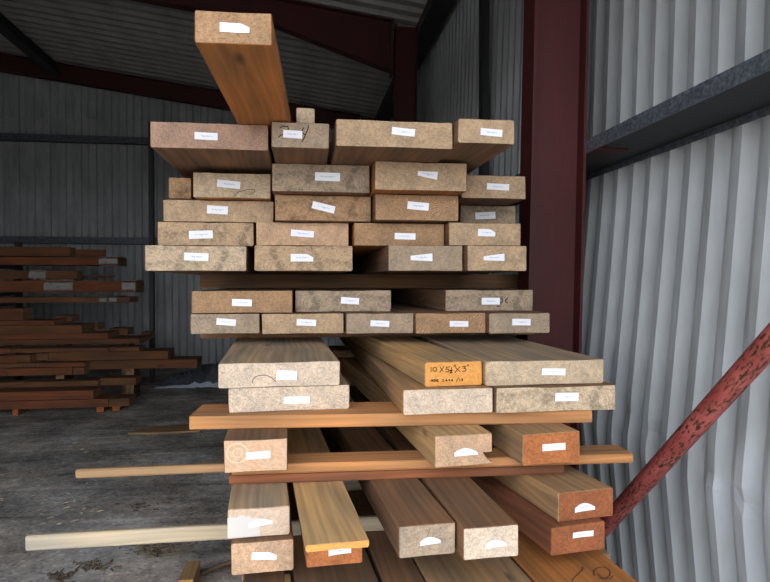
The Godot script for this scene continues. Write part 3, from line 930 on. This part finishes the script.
func sleeve(o: Node3D, from: float, to: float, called: String, label: String):
	# crumpled plastic sleeve round a board, distances along it in metres
	var body: MeshInstance3D = o.get_node("wood_body")
	var bb := body.mesh.get_aabb()
	var st := begin()
	var nz := noise(serial * 3 + 1, 9.0, 2)
	var n := 9
	var rings := []
	for i in n + 1:
		var z := -lerpf(from, to, float(i) / n)
		var ring := []
		var per := 14
		for k in per:
			var a := TAU * k / per
			var dx := cos(a); var dy := sin(a)
			var m := maxf(absf(dx), absf(dy))
			var hx := bb.size.x / 2 + 0.006
			var hy := bb.size.y / 2 + 0.006
			var p := Vector3(dx / m * hx, bb.size.y / 2 + dy / m * hy, z)
			var e := absf(nz.get_noise_3d(p.x * 3, p.y * 3 + i, z * 3)) * 0.02
			ring.append(p + Vector3(dx, dy, 0) * e)
		rings.append(ring)
	for i in n:
		for k in 14:
			var k2 := (k + 1) % 14
			quad(st, rings[i][k], rings[i + 1][k], rings[i + 1][k2], rings[i][k2])
	part(called, done(st), plain("white_plastic", Color(0.60, 0.59, 0.57), 0.4), o).set_meta("label", label)

func build_rack():
	var steel := plain("rack_steel", Color(0.20, 0.20, 0.21), 0.6)
	var at := func(px, d): return spot(px, 290, d).x - spot(-60, 290, d).x
	lay(-60, 246.5, 70, 256, 9.3, 0.22, 9.2, "rackbrown", "brown board on top of the white-tipped board on upper rack arms")
	lay(-40, 248, 104, 256, 9.54, 0.09, 9.2, "rackbrown", "longer board lying behind another on the upper rack arms")
	var o := lay(-60, 257, 118, 265, 9.2, 0.45, 9.2, "rackred", "brown board with a white-wrapped tip on the upper rack arms")
	sleeve(o, at.call(99, 9.2), at.call(117.6, 9.2), "end_wrap", "white plastic on the board tip")
	o = lay(-60, 270.5, 77, 279.0, 9.15, 0.2, 9.1, "rackbrown", "shorter board with pale band lying on the plastic-wrapped long board")
	sleeve(o, at.call(29, 9.15), at.call(46, 9.15), "end_wrap", "pale plastic band")
	lay(60, 275, 112, 277.2, 9.45, 0.15, 9.1, "rackbrown", "very thin lath behind the board with pale band")
	o = lay(-60, 280.6, 136, 292, 9.0, 0.45, 9.1, "rackred", "long board with crumpled plastic around its middle on rack arms")
	sleeve(o, at.call(44, 9.0), at.call(73, 9.0), "plastic_wrap", "crumpled clear plastic wrapped around the board")
	sleeve(o, at.call(122, 9.0), at.call(135.6, 9.0), "end_wrap", "pale plastic on the board tip")
	o = lay(-60, 297, 130, 302.5, 9.0, 0.45, 9.1, "rackbrown", "thin board with two white bands on the lowest rack arms")
	for q in [[99, 107], [109, 117]]:
		sleeve(o, at.call(q[0], 9.0), at.call(q[1], 9.0), "plastic_band", "white plastic band")
	# the thick pile below the arms
	for q in [[-70, 308.5, 23, 320.5, 8.75, 0.3, "rackred", "thick short reddish board topping the pile below the rack arms"],
			[-70, 320.5, 54, 325, 8.65, 0.45, "rackred", "thin board directly under the thick short topping board"],
			[-70, 325, 82, 333.5, 8.6, 0.5, "rackbrown", "broad brown board, third from top in pile below rack arms"],
			[-70, 333.5, 108, 339, 8.6, 0.5, "rackred", "reddish board, fourth from top in pile below rack arms"],
			[-70, 339, 140, 344, 8.55, 0.6, "rackbrown", "longest board at the bottom of pile below rack arms"],
			[55, 317.5, 72, 324.5, 9.11, 0.3, "rackbrown", "highest of the short board ends stepping behind the pile"],
			[83, 326, 98, 333, 9.11, 0.3, "rackbrown", "second of the short board ends stepping behind the pile"],
			[109, 331.5, 128, 338.5, 9.11, 0.3, "rackbrown", "third of the short board ends stepping behind the pile"],
			[141, 336, 150, 343.5, 9.16, 0.3, "rackbrown", "lowest of the short board ends stepping behind the pile"]]:
		lay(q[0], q[1], q[2], q[3], q[4], q[5], 8.6, q[6], q[7])
	# stepped floor pile
	for q in [[-70, 348.5, 10, 353.4, 8.15, 0.4, "rackred", "reddish board end topping the stepped pile beside a long thin board"],
			[10.5, 349, 108, 353, 8.15, 0.4, "rackbrown", "long thin brown board on top of the stepped floor pile"],
			[109.5, 349, 139, 353, 8.17, 0.3, "rackbrown", "dark thin board continuing the top of the stepped floor pile"],
			[-70, 354, 17, 361.5, 8.0, 0.18, "rackred", "reddish board in second row of stepped pile next to stub"],
			[17.8, 354, 30, 361.5, 8.02, 0.18, "rackbrown", "short square stub in the second row of stepped pile"],
			[49, 353.4, 168, 362.3, 8.2, 0.4, "rackbrown", "long brown board in the second row of the stepped pile"],
			[31, 354, 48, 361.5, 8.22, 0.3, "rackbrown", "dark recessed board end in the second row of stepped pile"],
			[-70, 362, 35, 366.3, 8.0, 0.18, "rackbrown", "thin brown board in the third row of the stepped pile"],
			[36, 362, 85, 366.3, 8.0, 0.18, "rackred", "short reddish board in the third row of the stepped pile"],
			[86, 362.7, 197, 371.5, 8.2, 0.4, "rackbrown", "farthest-reaching brown board of the stepped floor pile"],
			[-70, 366.7, 7, 374.3, 8.0, 0.18, "rackred", "reddish board end at foot of stepped pile by longer board"],
			[8, 366.7, 72, 374.3, 8.0, 0.18, "rackred", "longer reddish board at the foot of the stepped pile"],
			[73, 367, 84, 374.3, 8.02, 0.18, "rackbrown", "small pale-ended stub at the foot of the stepped pile"]]:
		lay(q[0], q[1], q[2], q[3], q[4], q[5], 8.05, q[6], q[7])
	# lowest pile
	for q in [[-70, 384.5, 98, 389.8, 7.8, 0.2, "rackbrown", "dark board at the back of the lowest floor pile"],
			[100, 383.5, 136, 391, 7.9, 0.25, "rackbrown", "short brown board behind the tip of lowest floor pile"],
			[-70, 390, 93, 398.5, 7.5, 0.28, "rackred", "upper reddish board of the lowest floor pile"],
			[-70, 399, 108, 407.2, 7.5, 0.35, "rackred", "bottom reddish board of lowest pile resting on blocks"],
			[108.8, 399.3, 129, 407.2, 7.52, 0.3, "rackbrown", "short board continuing the bottom board of lowest pile"]]:
		lay(q[0], q[1], q[2], q[3], q[4], q[5], 7.55, q[6], q[7])
	for q in [[12, 18, 7.5, "standing proud under the lowest pile"], [96, 104, 7.56, "under the end of the bottom reddish board"], [112, 120, 7.62, "under the short end board of lowest pile"], [-50, -42, 7.5, "under the outer end of lowest pile"]]:
		var a := spot(q[0], 410, q[2])
		var b := spot(q[1], 410, q[2])
		var topy := spot(70, 407.2, 7.55).y
		var k := thing("support_block", "small wooden block " + q[3], "block", "blocks under the lowest pile")
		k.position = Vector3((a.x + b.x) / 2, 0, -q[2])
		part("wood_body", timber_mesh(b.x - a.x, topy - 0.002, 0.3, end_mat("rust", 2), side_mat("rackred", 1), 700), null, k)
	# hidden sleepers under the two rear piles
	for q in [[-40.0, 8.15, 374.3, "under the stepped floor pile at its outer end"], [60.0, 8.1, 374.3, "under the middle of the stepped floor pile"], [130.0, 8.3, 371.5, "under the far-reaching tip of the stepped floor pile"], [-40.0, 8.7, 344.0, "under the outer end of the thick pile"], [60.0, 8.7, 344.0, "under the middle of the thick pile"], [125.0, 8.75, 344.0, "under the longest board tip of the thick pile"]]:
		var a := spot(q[0], q[2], q[1])
		var k := thing("sleeper", "dark timber sleeper standing " + q[3], "sleeper", "sleepers under the floor piles")
		var yt: float = spot(70, q[2], 8.05 if q[2] > 370 else 8.6).y - 0.002
		k.position = Vector3(a.x, 0, -q[1])
		part("wood_body", timber_mesh(0.10, yt, 0.3, end_mat("ruddy", 3), side_mat("rackbrown", 1), 711), null, k)

	# cantilever rack: slim posts with arms under the boards
	var rack := thing("cantilever_rack", "slim dark steel rack with arms holding boards at back wall", "rack")
	rack.position = Vector3(0, 0, -9.72)
	for px in [152.5, 20.0, -55.0]:
		var x := spot(px, 300, 9.75).x
		part("post", boxes([[Vector3(x - 0.03, 0, -0.06), Vector3(x + 0.03, 3.9 if px > 100 else 2.1, 0.06)]]), steel, rack)
		for hy in [265.2, 292.2, 302.7]:
			var y: float = spot(70, hy, 9.2 if hy < 270 else 9.1).y
			if px < 100:
				part("arm", boxes([[Vector3(x - 0.025, y - 0.05, 0.06), Vector3(x + 0.025, y - 0.002, 0.68)]]), steel, rack)

# ------------------------------------------------------------------ things on the floor
func build_floor_things():
	# crumpled tarpaulin by the back piles
	var tarp := thing("crumpled_tarp", "crumpled grey and white plastic sheet lying by the back wall", "tarp")
	var p0 := spot_y(156, 389, -1.5)
	tarp.position = p0
	for k in 2:
		var st := SurfaceTool.new()
		st.begin(Mesh.PRIMITIVE_TRIANGLES)
		st.set_smooth_group(-1)
		var nz := noise(60 + k, 2.4, 4)
		var w := 1.25
		var dep: float = [0.75, 0.16][k]
		var off: float = [0.12, 0.0][k]
		var amp: float = [0.30, 0.10][k]
		var nx := 26
		var ny := 14
		var g := func(i, j):
			var u := float(i) / nx
			var v := float(j) / ny
			var x: float = u * w
			var z: float = -off - v * dep
			var bump: float = absf(nz.get_noise_2d(x * 2.0, z * 2.0)) * amp * (0.4 + sin(PI * v)) * (0.35 + 0.65 * u) + sin(PI * v) * (0.16 if k == 0 else 0.03) * clampf(u * 2.2, 0.1, 1)
			return Vector3(x + nz.get_noise_2d(z * 3, 9.0) * 0.06, bump + 0.004, z)
		for i in nx:
			for j in ny:
				quad(st, g.call(i, j), g.call(i, j + 1), g.call(i + 1, j + 1), g.call(i + 1, j))
		part(["dark_sheet", "pale_fold"][k], done(st), plain(["grey_tarp", "white_tarp"][k], [Color(0.33, 0.35, 0.38), Color(0.80, 0.84, 0.90)][k], 0.4), tarp)

	# tapered offcut on the floor, running in behind the stack
	var oc := thing("floor_offcut", "long tapered wood offcut lying on concrete behind the stack", "offcut")
	var a := spot_y(128, 434.5, -1.5)
	oc.position = a
	var e := spot_y(200, 432, -1.5) - a
	var f := spot_y(200, 425, -1.5) - a
	var mid0 := spot_y(150, 434.5, -1.5) - a
	var mid1 := spot_y(150, 428.5, -1.5) - a
	var st2 := begin()
	var up := Vector3(0, 0.018, 0)
	var outl := [Vector3.ZERO, mid1, f, e, mid0]
	for i in 5:
		var p: Vector3 = outl[i]
		var q: Vector3 = outl[(i + 1) % 5]
		quad(st2, p, p + up, q + up, q, Vector2(0, 0), Vector2(0, 0.03), Vector2(0.2, 0.03), Vector2(0.2, 0))
	for i in [1, 2, 3]:
		for v in [outl[0], outl[i], outl[i + 1]]:
			st2.set_uv(Vector2(v.x / 3.2, v.z / 0.6))
			st2.add_vertex(v + up)
	part("wood_body", done(st2), side_mat("tan", 0), oc)

	# short block lying on the floor by the stack, and broken sticks beside it
	var bl := thing("floor_block", "short brown timber block lying on the floor beside the stack", "block")
	var c0 := spot_y(178, 580, -1.39)
	var c1 := spot_y(193.5, 580, -1.39)
	bl.position = Vector3((c0.x + c1.x) / 2, 0, c0.z)
	part("wood_body", timber_mesh(c1.x - c0.x, 0.11, 0.2, end_mat("orange", 0), side_mat("tan", 1), 901), null, bl)
	for k in 2:
		var s := thing("broken_stick", ["thin dark split stick leaning from the stack to the floor block", "thinner splinter alongside the split stick by the floor block"][k], "stick")
		var u := spot_y([195.0, 196.0][k], [577.0, 572.0][k], -1.488)
		var v := spot_y([246.0, 236.0][k], [556.0, 566.0][k], [-1.40, -1.48][k])
		s.position = u
		part("wood_body", tube([Vector3.ZERO, (v - u) * 0.4 + Vector3(0, 0.006, 0), v - u], [0.009, 0.012 - k * 0.005, 0.006], 7), plain("split_wood", Color(0.36, 0.29, 0.23), 0.9), s)

	# litter: straw, bark and splinters in patches
	var pal := [Color(0.42, 0.37, 0.30), Color(0.34, 0.29, 0.24), Color(0.60, 0.55, 0.47)]
	var patches := [[158, 549, 34, 9, 150, 0, "straw and bark litter below the whitewashed bearer"], [92, 566, 20, 7, 70, 0, "loose straw tuft on the concrete in front of whitewashed bearer"], [62, 577, 14, 5, 50, 1, "dark bark crumbs on the floor near the straw tuft"], [140, 507, 26, 6, 26, 1, "thin line of dark bark splinters on the floor between the two battens"], [90, 450, 70, 20, 26, 2, "scattered pale wood chips on the floor by the piles"], [60, 505, 80, 30, 40, 2, "scattered pale dust flecks and chips on the open concrete"]]
	var r := RandomNumberGenerator.new()
	r.seed = 77
	for q in patches:
		var st := begin()
		for i in q[4]:
			var g := Vector2(r.randfn(0, 0.42), r.randfn(0, 0.42))
			var px: float = q[0] + g.x * q[2]
			var py: float = q[1] + g.y * q[3]
			var p := spot_y(px, py, -1.497)
			var ang := r.randf() * TAU if q[5] < 2 else r.randfn(0, 0.5)
			var l := r.randf_range(0.012, 0.05)
			var dir := Vector3(cos(ang), r.randf_range(0.0, 0.25), sin(ang)) * l
			var sd := Vector3(-sin(ang), 0, cos(ang)) * r.randf_range(0.0015, 0.005)
			var hh := Vector3(0, r.randf_range(0.002, 0.008), 0)
			quad(st, p - sd, p + hh, p + dir + hh, p + dir - sd)
			quad(st, p + hh, p + sd, p + dir + sd, p + dir + hh)
		var o := part("floor_litter", done(st), plain("litter_%d" % q[5], pal[q[5]], 0.95), self)
		o.set_meta("kind", "stuff")
		tag(o, q[6], "litter")
